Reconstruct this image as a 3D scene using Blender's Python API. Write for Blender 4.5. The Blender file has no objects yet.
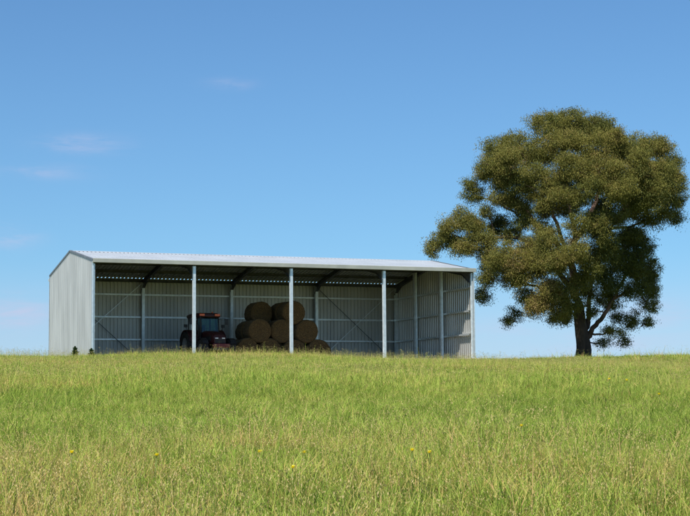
import bpy, bmesh, math, random
import numpy as np
from mathutils import Vector, Matrix

R = math.radians
sc = bpy.context.scene
COL = sc.collection
random.seed(7)
rng = np.random.default_rng(11)

# ------------------------------------------------------------------ camera
FPX, PITCH, ROLL, YAW = 1631.136, 0.0906, -0.0074, -0.3764
CAM = Vector((-19.1165, -84.504, -2.6623))
PW, PH = 690.0, 516.0
cy_, sy_ = math.cos(YAW), math.sin(YAW)
right0 = Vector((cy_, sy_, 0))
flat = Vector((-sy_, cy_, 0))
FWD = flat * math.cos(PITCH) + Vector((0, 0, 1)) * math.sin(PITCH)
up0 = flat * -math.sin(PITCH) + Vector((0, 0, 1)) * math.cos(PITCH)
RGT = right0 * math.cos(ROLL) + up0 * math.sin(ROLL)
UPV = up0 * math.cos(ROLL) - right0 * math.sin(ROLL)

def at(px, py, depth):
    """world point seen at a photo pixel, that many metres along the view axis"""
    return CAM + (FWD + RGT * ((px - PW / 2) / FPX) + UPV * ((PH / 2 - py) / FPX)) * depth

cd = bpy.data.cameras.new('camera')
cam = bpy.data.objects.new('camera', cd)
COL.objects.link(cam)
m = Matrix.Identity(4)
for i in range(3):
    m[i][0], m[i][1], m[i][2], m[i][3] = RGT[i], UPV[i], -FWD[i], CAM[i]
cam.matrix_world = m
cd.sensor_width = 36
cd.lens = 36 * FPX / PW
cd.clip_start, cd.clip_end = 0.1, 9000
sc.camera = cam

# ------------------------------------------------------------------ helpers
def setp(o, label=None, cat=None, group=None, kind=None):
    if label: o['label'] = label
    if cat: o['category'] = cat
    if group: o['group'] = group
    if kind: o['kind'] = kind
    return o

def empty(name, loc=(0, 0, 0), rz=0.0, label=None, cat=None, group=None):
    o = bpy.data.objects.new(name, None)
    COL.objects.link(o)
    o.location = loc
    o.rotation_euler = (0, 0, rz)
    o.empty_display_size = 0.3
    return setp(o, label, cat, group)

class MB:
    """collects shapes for ONE mesh object"""
    def __init__(s):
        s.v, s.f, s.mi, s.sm = [], [], [], []
    def add(s, vs, fs, mi=0, smooth=False):
        b = len(s.v)
        s.v += [tuple(p) for p in vs]
        for f in fs:
            s.f.append(tuple(b + i for i in f)); s.mi.append(mi); s.sm.append(smooth)
    def box(s, x0, x1, y0, y1, z0, z1, mi=0):
        vs = [(x, y, z) for z in (z0, z1) for y in (y0, y1) for x in (x0, x1)]
        s.add(vs, [(0, 2, 3, 1), (4, 5, 7, 6), (0, 1, 5, 4), (2, 6, 7, 3), (0, 4, 6, 2), (1, 3, 7, 5)], mi)
    def extrude(s, poly, a, b, side, upv, mi=0, closed=True, caps=True):
        """2-D polygon (side, up) swept from a to b"""
        a, b, side, upv = Vector(a), Vector(b), Vector(side), Vector(upv)
        n = len(poly)
        vs = [a + side * p[0] + upv * p[1] for p in poly] + [b + side * p[0] + upv * p[1] for p in poly]
        fs = [(i, (i + 1) % n, n + (i + 1) % n, n + i) for i in range(n if closed else n - 1)]
        if caps and closed:
            fs += [tuple(range(n - 1, -1, -1)), tuple(range(n, 2 * n))]
        s.add(vs, fs, mi)
    def tube(s, pts, rad, n=8, mi=0, cap=True):
        pts = [Vector(p) for p in pts]
        if not hasattr(rad, '__len__'): rad = [rad] * len(pts)
        vs, fs = [], []
        a = None
        for i, p in enumerate(pts):
            d = (pts[min(i + 1, len(pts) - 1)] - pts[max(i - 1, 0)]).normalized()
            if a is None: a = d.orthogonal()
            a = a - d * a.dot(d)                     # carry the frame along so the tube never twists
            a.normalize(); b = d.cross(a)
            for k in range(n):
                t = 2 * math.pi * k / n
                vs.append(p + (a * math.cos(t) + b * math.sin(t)) * rad[i])
        for i in range(len(pts) - 1):
            for k in range(n):
                fs.append((i * n + k, i * n + (k + 1) % n, (i + 1) * n + (k + 1) % n, (i + 1) * n + k))
        if cap:
            fs += [tuple(range(n - 1, -1, -1)), tuple(range((len(pts) - 1) * n, len(pts) * n))]
        s.add(vs, fs, mi, True)
    def lathe(s, prof, c, axis, n=32, mi=0, sx=1.0, sz=1.0):
        """profile of (radius, distance along axis); axis 'y' only"""
        vs, fs = [], []
        for r, d in prof:
            for k in range(n):
                t = 2 * math.pi * k / n
                vs.append((c[0] + math.cos(t) * r * sx, c[1] + d, c[2] + math.sin(t) * r * sz))
        for i in range(len(prof) - 1):
            for k in range(n):
                fs.append((i * n + k, (i + 1) * n + k, (i + 1) * n + (k + 1) % n, i * n + (k + 1) % n))
        s.add(vs, fs, mi, True)
    def build(s, name, mats, parent=None, bevel=0.0):
        me = bpy.data.meshes.new(name)
        me.from_pydata(s.v, [], s.f)
        for mt in (mats if isinstance(mats, (list, tuple)) else [mats]):
            me.materials.append(mt)
        me.polygons.foreach_set('material_index', s.mi)
        me.polygons.foreach_set('use_smooth', s.sm)
        me.update()
        o = bpy.data.objects.new(name, me)
        COL.objects.link(o)
        if parent: o.parent = parent
        if bevel:
            b = o.modifiers.new('bevel', 'BEVEL'); b.width = bevel; b.segments = 2; b.limit_method = 'ANGLE'
        return o

# ------------------------------------------------------------------ materials
def newmat(name):
    mt = bpy.data.materials.new(name); mt.use_nodes = True
    nt = mt.node_tree
    return mt, nt, nt.nodes['Principled BSDF']

def N(nt, typ, **kw):
    n = nt.nodes.new(typ)
    for k, v in kw.items():
        if k in n.inputs.keys() if isinstance(k, str) else False: n.inputs[k].default_value = v
        else: setattr(n, k, v)
    return n

def ramp(nt, stops):
    r = nt.nodes.new('ShaderNodeValToRGB')
    e = r.color_ramp.elements
    while len(e) < len(stops): e.new(0.5)
    for q, (p, c) in zip(e, stops):
        q.position = p; q.color = (*c, 1) if len(c) == 3 else c
    return r

def noisy(name, c0, c1, scale=3.0, rough=0.6, metal=0.0, detail=5, bump=0.0, bscale=None, stretch=(1, 1, 1), lo=.35, hi=.65, spec=0.5):
    mt, nt, p = newmat(name)
    tc = N(nt, 'ShaderNodeTexCoord'); mp = N(nt, 'ShaderNodeMapping')
    mp.inputs['Scale'].default_value = stretch
    nt.links.new(tc.outputs['Object'], mp.inputs['Vector'])
    no = N(nt, 'ShaderNodeTexNoise'); no.inputs['Scale'].default_value = scale; no.inputs['Detail'].default_value = detail
    nt.links.new(mp.outputs[0], no.inputs['Vector'])
    rp = ramp(nt, [(lo, c0), (hi, c1)])
    nt.links.new(no.outputs['Fac'], rp.inputs[0])
    nt.links.new(rp.outputs[0], p.inputs['Base Color'])
    p.inputs['Roughness'].default_value = rough
    p.inputs['Metallic'].default_value = metal
    p.inputs['Specular IOR Level'].default_value = spec
    if bump:
        n2 = N(nt, 'ShaderNodeTexNoise'); n2.inputs['Scale'].default_value = bscale or scale * 6; n2.inputs['Detail'].default_value = 4
        nt.links.new(mp.outputs[0], n2.inputs['Vector'])
        b = N(nt, 'ShaderNodeBump'); b.inputs['Strength'].default_value = bump; b.inputs['Distance'].default_value = .03
        nt.links.new(n2.outputs['Fac'], b.inputs['Height'])
        nt.links.new(b.outputs[0], p.inputs['Normal'])
    return mt

M = {}
M['sheet'] = noisy('zinc_sheet', (.43, .43, .405), (.53, .53, .50), 1.2, .46, .62, 6, stretch=(1, 1, .25))
M['roof'] = noisy('zinc_roof', (.40, .43, .455), (.46, .49, .515), .7, .42, .15, 5)
M['trim'] = noisy('trim_steel', (.13, .145, .16), (.18, .195, .21), 2.0, .5, .2)
M['gutter'] = noisy('gutter_steel', (.33, .34, .31), (.40, .41, .37), 1.5, .5, .1)
M['galv'] = noisy('galvanised_steel', (.62, .67, .69), (.76, .81, .83), 5.0, .38, .65)
M['rafter'] = noisy('painted_rafter_steel', (.05, .055, .06), (.09, .095, .1), 3.0, .5, .1)
M['concrete'] = noisy('concrete', (.36, .34, .30), (.48, .46, .41), 6, .85, 0, bump=.3)
M['dirt'] = noisy('packed_dirt', (.27, .225, .155), (.38, .32, .22), 1.5, .95, 0, bump=.4)
M['hay_side'] = noisy('hay_side', (.07, .042, .015), (.155, .10, .04), 14, .95, 0, bump=.9, stretch=(1, .25, 1))
M['twine'] = noisy('net_wrap', (.09, .07, .035), (.15, .12, .06), 60, .9)
M['tyre'] = noisy('tyre_rubber', (.014, .014, .014), (.03, .028, .025), 6, .85)
M['red'] = noisy('red_paint', (.085, .005, .008), (.12, .008, .010), 4, .38)
M['rim'] = noisy('rim_paint', (.16, .16, .16), (.26, .26, .25), 6, .5)
M['black'] = noisy('black_plastic', (.012, .012, .013), (.025, .025, .026), 6, .55)
M['grey'] = noisy('grey_iron', (.045, .045, .048), (.08, .08, .08), 6, .6)
M['blue'] = noisy('blue_cloth', (.03, .07, .14), (.05, .1, .2), 8, .8)
M['maroon'] = noisy('dark_roof_paint', (.036, .009, .010), (.055, .012, .013), 4, .45)
M['amber'] = noisy('amber_lens', (.7, .12, .03), (.8, .16, .04), 8, .25)
M['lamp'] = noisy('lamp_lens', (.6, .6, .58), (.75, .75, .72), 8, .15)
M['bark'] = noisy('rough_bark', (.022, .016, .013), (.065, .045, .034), 3.0, .95, 0, bump=1.0, bscale=9, stretch=(1, 1, .25))
M['limb'] = noisy('smooth_limb_bark', (.035, .024, .018), (.13, .075, .055), 1.5, .85, 0, bump=.4, bscale=9, stretch=(1, 1, .4))
M['stem'] = noisy('flower_stem', (.10, .15, .03), (.15, .21, .04), 30, .7)
M['weed'] = noisy('weed_leaf', (.05, .09, .026), (.09, .14, .04), 30, .7)
M['yellow'] = noisy('yellow_petal', (.80, .68, .02), (.88, .76, .04), 30, .6)

def hay_face():
    mt, nt, p = newmat('hay_face')
    at_ = N(nt, 'ShaderNodeAttribute'); at_.attribute_name = 'spiral'
    no = N(nt, 'ShaderNodeTexNoise'); no.inputs['Scale'].default_value = 22; no.inputs['Detail'].default_value = 6
    tc = N(nt, 'ShaderNodeTexCoord'); nt.links.new(tc.outputs['Object'], no.inputs['Vector'])
    rp = ramp(nt, [(.3, (.055, .031, .010)), (.5, (.13, .075, .024)), (.72, (.235, .148, .052))])
    w = N(nt, 'ShaderNodeTexWave'); w.wave_type = 'RINGS'; w.rings_direction = 'Y'
    w.inputs['Scale'].default_value = 3.2; w.inputs['Distortion'].default_value = 3.0; w.inputs['Detail'].default_value = 3
    w.inputs['Detail Scale'].default_value = 3
    nt.links.new(tc.outputs['Object'], w.inputs['Vector'])
    mx = N(nt, 'ShaderNodeMath'); mx.operation = 'MULTIPLY_ADD'
    nt.links.new(w.outputs['Fac'], mx.inputs[0]); mx.inputs[1].default_value = .09
    ms = N(nt, 'ShaderNodeMath'); ms.operation = 'MULTIPLY'; ms.inputs[1].default_value = .75
    nt.links.new(no.outputs['Fac'], ms.inputs[0]); nt.links.new(ms.outputs[0], mx.inputs[2])
    nt.links.new(mx.outputs[0], rp.inputs[0]); nt.links.new(rp.outputs[0], p.inputs['Base Color'])
    p.inputs['Roughness'].default_value = .95
    b = N(nt, 'ShaderNodeBump'); b.inputs['Strength'].default_value = .8; b.inputs['Distance'].default_value = .04
    nt.links.new(mx.outputs[0], b.inputs['Height']); nt.links.new(b.outputs[0], p.inputs['Normal'])
    return mt
M['hay_face'] = hay_face()

def glass():
    mt, nt, p = newmat('cab_glass')
    p.inputs['Base Color'].default_value = (.62, .80, .74, 1)
    p.inputs['Roughness'].default_value = .03
    tr = N(nt, 'ShaderNodeBsdfTransparent'); tr.inputs[0].default_value = (.62, .78, .72, 1)
    gl = N(nt, 'ShaderNodeBsdfGlossy'); gl.inputs['Roughness'].default_value = .03
    fr = N(nt, 'ShaderNodeFresnel'); fr.inputs['IOR'].default_value = 1.5
    mx = N(nt, 'ShaderNodeMixShader')
    nt.links.new(fr.outputs[0], mx.inputs[0]); nt.links.new(tr.outputs[0], mx.inputs[1]); nt.links.new(gl.outputs[0], mx.inputs[2])
    nt.links.new(mx.outputs[0], nt.nodes['Material Output'].inputs['Surface'])
    return mt
M['glass'] = glass()

def leafmat(name, stops, trans=.3, attr='tint', rough=.5, world_noise=None):
    """thin leaf: tint attribute (0..1) picks the leaf colour; gum clump tints also carry painted shade"""
    mt, nt, p = newmat(name)
    a = N(nt, 'ShaderNodeAttribute'); a.attribute_name = attr
    fac = a.outputs['Fac']
    if world_noise:
        g = N(nt, 'ShaderNodeNewGeometry')
        oi = N(nt, 'ShaderNodeObjectInfo')
        tot = None
        for scl, amp in world_noise:
            n = N(nt, 'ShaderNodeTexNoise'); n.inputs['Scale'].default_value = scl; n.inputs['Detail'].default_value = 3
            nt.links.new(g.outputs['Position'], n.inputs['Vector'])
            q = N(nt, 'ShaderNodeMath'); q.operation = 'MULTIPLY_ADD'
            nt.links.new(n.outputs['Fac'], q.inputs[0]); q.inputs[1].default_value = amp; q.inputs[2].default_value = -amp / 2
            s = N(nt, 'ShaderNodeMath'); nt.links.new(q.outputs[0], s.inputs[0]); nt.links.new(fac, s.inputs[1]); fac = s.outputs[0]
        q = N(nt, 'ShaderNodeMath'); q.operation = 'MULTIPLY_ADD'
        nt.links.new(oi.outputs['Random'], q.inputs[0]); q.inputs[1].default_value = .30; q.inputs[2].default_value = -.15
        s = N(nt, 'ShaderNodeMath'); nt.links.new(q.outputs[0], s.inputs[0]); nt.links.new(fac, s.inputs[1]); fac = s.outputs[0]
    rp = ramp(nt, stops)
    nt.links.new(fac, rp.inputs[0])
    nt.links.new(rp.outputs[0], p.inputs['Base Color'])
    p.inputs['Roughness'].default_value = rough
    p.inputs['Specular IOR Level'].default_value = .15
    t = N(nt, 'ShaderNodeBsdfTranslucent'); nt.links.new(rp.outputs[0], t.inputs[0])
    mx = N(nt, 'ShaderNodeMixShader'); mx.inputs[0].default_value = trans
    nt.links.new(p.outputs[0], mx.inputs[1]); nt.links.new(t.outputs[0], mx.inputs[2])
    nt.links.new(mx.outputs[0], nt.nodes['Material Output'].inputs['Surface'])
    return mt
M['gum'] = leafmat('gum_leaf', [(0, (.045, .060, .017)), (.35, (.115, .124, .028)), (.7, (.195, .176, .038)), (1, (.235, .165, .062))], .25, rough=.6)
M['blade'] = leafmat('grass_blade', [(0, (.040, .088, .010)), (.3, (.205, .315, .038)), (.55, (.40, .485, .088)), (.8, (.54, .43, .13)), (1, (.58, .385, .17))], .35,
                     rough=.5, world_noise=[(.16, .34), (.9, .3)])
M['seed'] = leafmat('seed_head', [(0, (.26, .26, .08)), (.5, (.42, .35, .14)), (1, (.52, .40, .20))], .3, rough=.6, world_noise=[(.2, .4)])

# ------------------------------------------------------------------ terrain
L, D, H, RISE = 5.5584, 11.3303, 5.1, 0.9695
LEN = 4 * L
def sstep(a, b, x):
    t = np.clip((x - a) / (b - a), 0, 1); return t * t * (3 - 2 * t)
def ground(x, y):
    x = np.asarray(x, float); y = np.asarray(y, float)
    q = np.maximum(-.5 - y, 0)
    z = -0.0517 * (np.sqrt(q * q + 4) - 2)
    z = np.maximum(z, -9 - 0.002 * np.maximum(q - 160, 0))
    z = z - 0.004 * np.maximum(y - 60, 0)
    und = .08 * np.sin(x * .23 + 1.3 + .05 * y) * np.sin(y * .17 + .4) + .06 * np.sin(x * .61 + y * .33) * np.sin(y * .47 - x * .2 + 2)
    far = sstep(2.5, 9, -y) * (1 - sstep(150, 260, np.hypot(x, y + 40)))
    z = z + und * far
    dip = sstep(8, 17, x) * sstep(-42, -10, y) * (1 - sstep(-1.8, -.4, y)) * .27 * (1 - .9 * sstep(25, 31, x))
    dip = dip + .13 * sstep(1.5, -2.5, x) * sstep(-30, -10, y)
    z = z - dip
    z = z + .07 * sstep(-5, 3, x) * (1 - sstep(9, 20, x)) * np.exp(-((y + 5) / 3.5) ** 2) + .15 * sstep(25, 30, x) * np.exp(-((y + 4) / 5) ** 2)
    return z

def axis(vals):
    return np.array(sorted(set(np.round(vals, 3))))
gx = axis(np.concatenate([np.arange(-45, 60, .9), np.geomspace(60, 4000, 26), -np.geomspace(45, 4000, 26)]))
gy = axis(np.concatenate([np.arange(-100, 24, .8), np.geomspace(24, 4000, 26), -np.geomspace(100, 4000, 22)]))
X, Y = np.meshgrid(gx, gy)
Z = ground(X, Y)
inside = (X > -1) & (X < LEN + 1) & (Y > -.6) & (Y < D + 1)
Z[inside] = np.minimum(Z[inside], -.02)
nx, ny = len(gx), len(gy)
me = bpy.data.meshes.new('ground')
idx = np.arange(nx * ny).reshape(ny, nx)
fs = np.stack([idx[:-1, :-1], idx[:-1, 1:], idx[1:, 1:], idx[1:, :-1]], -1).reshape(-1, 4)
me.from_pydata(np.stack([X, Y, Z], -1).reshape(-1, 3).tolist(), [], fs.tolist())
me.polygons.foreach_set('use_smooth', [True] * len(fs))
def groundmat():
    mt, nt, p = newmat('paddock_soil')
    g = N(nt, 'ShaderNodeNewGeometry')
    n1 = N(nt, 'ShaderNodeTexNoise'); n1.inputs['Scale'].default_value = .35; n1.inputs['Detail'].default_value = 8; n1.inputs['Roughness'].default_value = .7
    nt.links.new(g.outputs['Position'], n1.inputs['Vector'])
    n2 = N(nt, 'ShaderNodeTexNoise'); n2.inputs['Scale'].default_value = 9; n2.inputs['Detail'].default_value = 6
    nt.links.new(g.outputs['Position'], n2.inputs['Vector'])
    ad = N(nt, 'ShaderNodeMath'); nt.links.new(n1.outputs['Fac'], ad.inputs[0]); nt.links.new(n2.outputs['Fac'], ad.inputs[1])
    rp = ramp(nt, [(.35, (.075, .105, .022)), (.5, (.14, .165, .04)), (.65, (.22, .20, .075))])
    hm = N(nt, 'ShaderNodeMath'); hm.operation = 'MULTIPLY'; hm.inputs[1].default_value = .5
    nt.links.new(ad.outputs[0], hm.inputs[0]); nt.links.new(hm.outputs[0], rp.inputs[0])
    nt.links.new(rp.outputs[0], p.inputs['Base Color'])
    p.inputs['Roughness'].default_value = .95; p.inputs['Specular IOR Level'].default_value = .1
    b = N(nt, 'ShaderNodeBump'); b.inputs['Distance'].default_value = .15; b.inputs['Strength'].default_value = .8
    nt.links.new(n2.outputs['Fac'], b.inputs['Height']); nt.links.new(b.outputs[0], p.inputs['Normal'])
    return mt
me.materials.append(groundmat())
go = bpy.data.objects.new('ground', me); COL.objects.link(go); setp(go, kind='structure')

fl = MB(); fl.box(.1, LEN - .1, -.3, D - .08, -.4, 0.0)
setp(fl.build('dirt_floor', M['dirt']), kind='structure')

# ------------------------------------------------------------------ shed
shed = empty('farm_shed', (0, 0, 0), 0, 'long open fronted grey steel farm shed with five front posts standing on the grassy rise', 'shed')
def slope_z(y):
    return H + RISE * (1 - abs(2 * y / D - 1))

def rib_profile(length, pitch, hgt, ribw=.065, sl=.018):
    n = max(1, round(length / pitch)); p = length / n
    pts = []
    for i in range(n):
        c = (i + .5) * p
        pts += [(c - ribw / 2 - sl, 0), (c - ribw / 2, hgt), (c + ribw / 2, hgt), (c + ribw / 2 + sl, 0)]
    return [(0, 0)] + pts + [(length, 0)]

# roof sheeting
prof = rib_profile(LEN + .10, .232, .056, .07)
yF, yB = -.13, D + .035
vs, fs = [], []
for x, dz in prof:
    for y in (yF, D / 2, yB):
        vs.append((x - .05, y, slope_z(y) + dz))
for i in range(len(prof) - 1):
    for k in range(2):
        a = i * 3 + k
        fs.append((a, a + 3, a + 4, a + 1))
rm = MB(); rm.add(vs, fs); rm.build('roof', M['roof'], shed)
# ridge capping
rc = MB()
sl = math.atan(2 * RISE / D)
w = .22
zt = H + RISE + .064
rc.extrude([(-w, -w * math.tan(sl) - .022), (-w, -w * math.tan(sl)), (0, 0), (w, -w * math.tan(sl)), (w, -w * math.tan(sl) - .022),
            (w - .004, -w * math.tan(sl) - .022), (w - .004, -w * math.tan(sl) - .004), (0, -.004), (-w + .004, -w * math.tan(sl) - .004), (-w + .004, -w * math.tan(sl) - .022)],
           (-.07, D / 2, zt), (LEN + .07, D / 2, zt), (0, 1, 0), (0, 0, 1))
rc.build('ridge_capping', M['roof'], shed)
# walls
def wall(name, p0, along, length, out, topf, pitch, z0=.03):
    prof = rib_profile(length, pitch, .035, .06, .02)
    pts = []
    for i, (d, h) in enumerate(prof):
        pts.append((d, h))
    if name == 'gable':                              # a vertex exactly under the ridge
        pts = sorted(pts + [(length / 2 + .001, .0)], key=lambda q: q[0])
    vs, fs = [], []
    for d, h in pts:
        b = Vector(p0) + Vector(along) * d + Vector(out) * h
        vs += [(b.x, b.y, z0), (b.x, b.y, topf(d))]
    for i in range(len(pts) - 1):
        fs.append((2 * i, 2 * i + 2, 2 * i + 3, 2 * i + 1))
    mb = MB(); mb.add(vs, fs)
    return mb
gtop = lambda d: slope_z(d) - .012
wall('gable', (0, 0, 0), (0, 1, 0), D, (-1, 0, 0), gtop, .27).build('gable_wall', M['sheet'], shed)
wall('gable', (LEN, 0, 0), (0, 1, 0), D, (1, 0, 0), gtop, .27).build('gable_wall', M['sheet'], shed)
wall('back', (0, D, 0), (1, 0, 0), LEN, (0, 1, 0), lambda d: H - .003, .232).build('back_wall', M['sheet'], shed)
# barge capping on the four rakes
for xs, o in ((-.052, -1), (LEN + .052, 1)):
    for ya, yb in ((yF, D / 2), (yB, D / 2)):
        mb = MB()
        poly = [(0, -.025), (0, .082), (-o * .12, .082), (-o * .12, .077), (-o * .005, .077), (-o * .005, -.025)]
        mb.extrude(poly, (xs, ya, slope_z(ya)), (xs, yb, slope_z(yb)), (1, 0, 0), (0, 0, 1))
        mb.build('barge_capping', M['trim'], shed)
# corner flashings
def flashing(x, y, ox, oy):
    mb = MB()
    mb.extrude([(0, 0), (ox * .075, 0), (ox * .075, oy * .004), (ox * .004, oy * .004), (ox * .004, oy * .1), (0, oy * .1)],
               (x, y, .02), (x, y, H - .03), (1, 0, 0), (0, 1, 0))
    mb.build('corner_flashing', M['galv'], shed)
flashing(-.045, -.045, 1, 1); flashing(LEN + .045, -.045, -1, 1); flashing(-.045, D + .045, 1, -1); flashing(LEN + .045, D + .045, -1, -1)
# gutters
for yo, s in ((-.13, -1), (D + .05, 1)):
    mb = MB()
    zt = slope_z(yF) + (.10 if s < 0 else -.12)
    gh = .195 if s < 0 else .14
    poly = [(.035 * -s, -gh), (.035 * -s, -gh + .06), (.031 * -s, -gh + .06), (.031 * -s, -gh + .004), (-.1 * -s, -gh + .004), (-.115 * -s, 0), (-.125 * -s, 0.012), (-.13 * -s, 0.0), (-.105 * -s, -gh)]
    mb.extrude(poly, (-.06, yo, zt), (LEN + .06, yo, zt), (0, 1, 0), (0, 0, 1))
    mb.build('gutter', M['gutter'], shed)

def isec(w, d, tf=.014, tw=.012):
    return [(-w / 2, -d / 2), (w / 2, -d / 2), (w / 2, -d / 2 + tf), (tw / 2, -d / 2 + tf), (tw / 2, d / 2 - tf), (w / 2, d / 2 - tf),
            (w / 2, d / 2), (-w / 2, d / 2), (-w / 2, d / 2 - tf), (-tw / 2, d / 2 - tf), (-tw / 2, -d / 2 + tf), (-w / 2, -d / 2 + tf)]
tx = [.07, L, 2 * L, 3 * L, LEN - .07]
for i, x in enumerate(tx):
    mb = MB(); mb.extrude(isec(.15 if 0 < i < 4 else .10, .19 if 0 < i < 4 else .15), (x, .11, .02), (x, .11, slope_z(.11) - .19), (1, 0, 0), (0, 1, 0))
    mb.box(x - .13, x + .13, -.03, .25, .005, .022)
    mb.build('front_post', M['galv'], shed)
    fb = MB(); fb.box(x - .3, x + .3, -.2, .45, -.35, .005 if i < 4 else .03)
    fb.build('footing', M['concrete'], shed, .02)
    x += (.06 if i == 0 else -.06 if i == 4 else 0)          # frames sit clear of the end walls
    cb = MB(); cb.extrude(isec(.17, .22), (x, D - .32, 0), (x, D - .32, H - .3), (1, 0, 0), (0, 1, 0))
    cb.build('back_column', M['galv'], shed)
    # rafter with deep haunches
    rb = MB()
    s2 = math.tan(sl)
    for sgn in (1, -1):
        ys = lambda k: k if sgn > 0 else D - k
        top = lambda k: slope_z(k) - .17
        sec = [(.02, .55), (1.1, .26), (D / 2 - .8, .24), (D / 2, .36)]
        for (k0, d0), (k1, d1) in zip(sec[:-1], sec[1:]):
            w2 = .085
            for (xa, xb, ta, tb) in ((-w2, w2, 'top', .015), (-.007, .007, 'web', 0), (-w2, w2, 'bot', .015)):
                if ta == 'top': za0, za1, zb0, zb1 = top(k0) - tb, top(k0), top(k1) - tb, top(k1)
                elif ta == 'bot': za0, za1, zb0, zb1 = top(k0) - d0, top(k0) - d0 + tb, top(k1) - d1, top(k1) - d1 + tb
                else: za0, za1, zb0, zb1 = top(k0) - d0 + .015, top(k0) - .015, top(k1) - d1 + .015, top(k1) - .015
                y0, y1 = ys(k0), ys(k1)
                if k0 == .02: y0 = ys(.22) ; 
                v8 = [(x + a, y, z) for (y, zz) in ((y0, (za0, za1)), (y1, (zb0, zb1))) for z in zz for a in (xa, xb)]
                rb.add(v8, [(0, 1, 3, 2), (4, 6, 7, 5), (0, 4, 5, 1), (2, 3, 7, 6), (0, 2, 6, 4), (1, 5, 7, 3)])
    rb.build('rafter', M['rafter'], shed)
# purlins (C sections under the sheeting)
def csec(d, h, t=.006, lip=.02, flip=1):
    return [(0, 0), (d, 0), (d, lip), (d - t, lip), (d - t, t), (t, t), (t, h - t), (d - t, h - t), (d - t, h - lip), (d, h - lip), (d, h), (0, h)]
for k in (.25, 1.95, 3.65, 5.35):
    for y, s in ((k, 1), (D - k, -1)):
        mb = MB(); z = slope_z(y) - (.168 if k > 1 or s > 0 else .285)
        mb.extrude([(a * s - .03 * s, b) for a, b in csec(.065, .160)], (.02, y, z), (LEN - .02, y, z), (0, 1, 0), (0, 0, 1))
        mb.build('purlin', M['rafter'], shed)
# girts: the flange that shows is the inner vertical one, the channel opens downward
G = (1.4074, 2.7545, 4.1079)
for g in G:
    def girt(a, b, inn):
        mb = MB()
        mb.extrude([(0, -.05), (.005, -.05), (.005, .045), (.155, .045), (.155, -.05), (.16, -.05), (.16, .05), (0, .05)], a, b, inn, (0, 0, 1))
        mb.build('girt', M['galv'], shed)
    girt((.02, D - .19, g), (LEN - .02, D - .19, g), (0, 1, 0))
    girt((LEN - .19, .26, g), (LEN - .19, D - .22, g), (1, 0, 0))
    girt((.19, .26, g), (.19, D - .22, g), (-1, 0, 0))
for xw in (LEN - .32, .32):
    for k in (1 / 3, 2 / 3):
        mb = MB(); y = D * k
        mb.extrude(isec(.20, .2), (xw, y, 0), (xw, y, slope_z(y) - .2), (0, 1, 0), (1, 0, 0))
        mb.build('wall_column', M['galv'], shed)
# strap bracing across the end bays of the back wall
for x0 in (0.2, 3 * L + .1):
    for za, zb in ((.1, 4.75), (4.75, .1)):
        mb = MB(); off = .012 if za < zb else 0
        y = D - .215 - off
        mb.extrude([(-.025, -.003), (.025, -.003), (.025, .003), (-.025, .003)], (x0, y, za), (x0 + L - .3, y, zb), (0, 0, 1), (0, 1, 0))
        mb.build('strap_brace', M['galv' if za < zb else 'rafter'], shed)

# ------------------------------------------------------------------ hay bales
BL = 1.22
def make_bale(rx, rz, seed):
    r_ = random.Random(seed)
    n, rings = 44, 9
    me_v, me_f, mi = [], [], []
    wob = [r_.uniform(-.02, .02) for _ in range(n)]
    prof = [(.02, -BL / 2 - .015)] + [(t, -BL / 2 - .02 * math.sin(t * 14 + seed)) for t in (.15, .3, .45, .6, .75, .88)] + [(.97, -BL / 2 + .02), (1.0, -BL / 2 + .07)] \
        + [(1.0 + r_.uniform(-.012, .008), -BL / 2 + .07 + (BL - .14) * i / 8) for i in range(1, 8)] + [(1.0, BL / 2 - .07), (.97, BL / 2 - .02)] \
        + [(t, BL / 2 + .015) for t in (.88, .6, .3, .02)]
    for r, d in prof:
        for k in range(n):
            t = 2 * math.pi * k / n
            q = r * (1 + wob[k] * (r > .5) + r_.uniform(-.006, .006))
            me_v.append((math.cos(t) * q * rx, d + r_.uniform(-.012, .012), math.sin(t) * q * rz))
    for i in range(len(prof) - 1):
        for k in range(n):
            me_f.append((i * n + k, (i + 1) * n + k, (i + 1) * n + (k + 1) % n, i * n + (k + 1) % n))
            mi.append(1 if (i < 7 or i >= len(prof) - 5) else 0)
    mb = MB()
    mb.v, mb.f, mb.mi, mb.sm = me_v, me_f, mi, [True] * len(mi)
    # stray straws sticking out of the face and rim
    for _ in range(260):
        t = r_.uniform(0, 2 * math.pi); q = math.sqrt(r_.uniform(.05, 1.02))
        c = Vector((math.cos(t) * q * rx, -BL / 2 - .01 + (.08 if q > .99 else 0), math.sin(t) * q * rz))
        d = Vector((r_.uniform(-1, 1), r_.uniform(-.7, -.1), r_.uniform(-1, 1))).normalized() * r_.uniform(.04, .13)
        s = d.cross(Vector((.3, 1, .2))).normalized() * .006
        mb.add([c - s, c + s, c + d], [(0, 1, 2)], 1)
    return mb
def bale(x, y, z, label, rz_=.665, rx_=.69, seed=0):
    e = empty('hay_bale', (x, y, z - rz_), 0, label, 'hay bale', 'round hay bales stacked in the shed')
    b = make_bale(rx_, rz_, seed).build('bale_body', [M['hay_side'], M['hay_face']], e)
    b.location = (0, 0, rz_); b.rotation_euler = (0, random.uniform(-3, 3), random.uniform(-.07, .07))
    tw = MB()
    for k in range(7):
        yy = -BL / 2 + .16 + k * .15
        ring = [(math.cos(2 * math.pi * i / 32) * (rx_ + .012), yy, math.sin(2 * math.pi * i / 32) * (rz_ + .012) + rz_) for i in range(33)]
        tw.tube(ring, .006, 4, cap=False)
    tw.build('twine', M['twine'], e)
    return e
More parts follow.
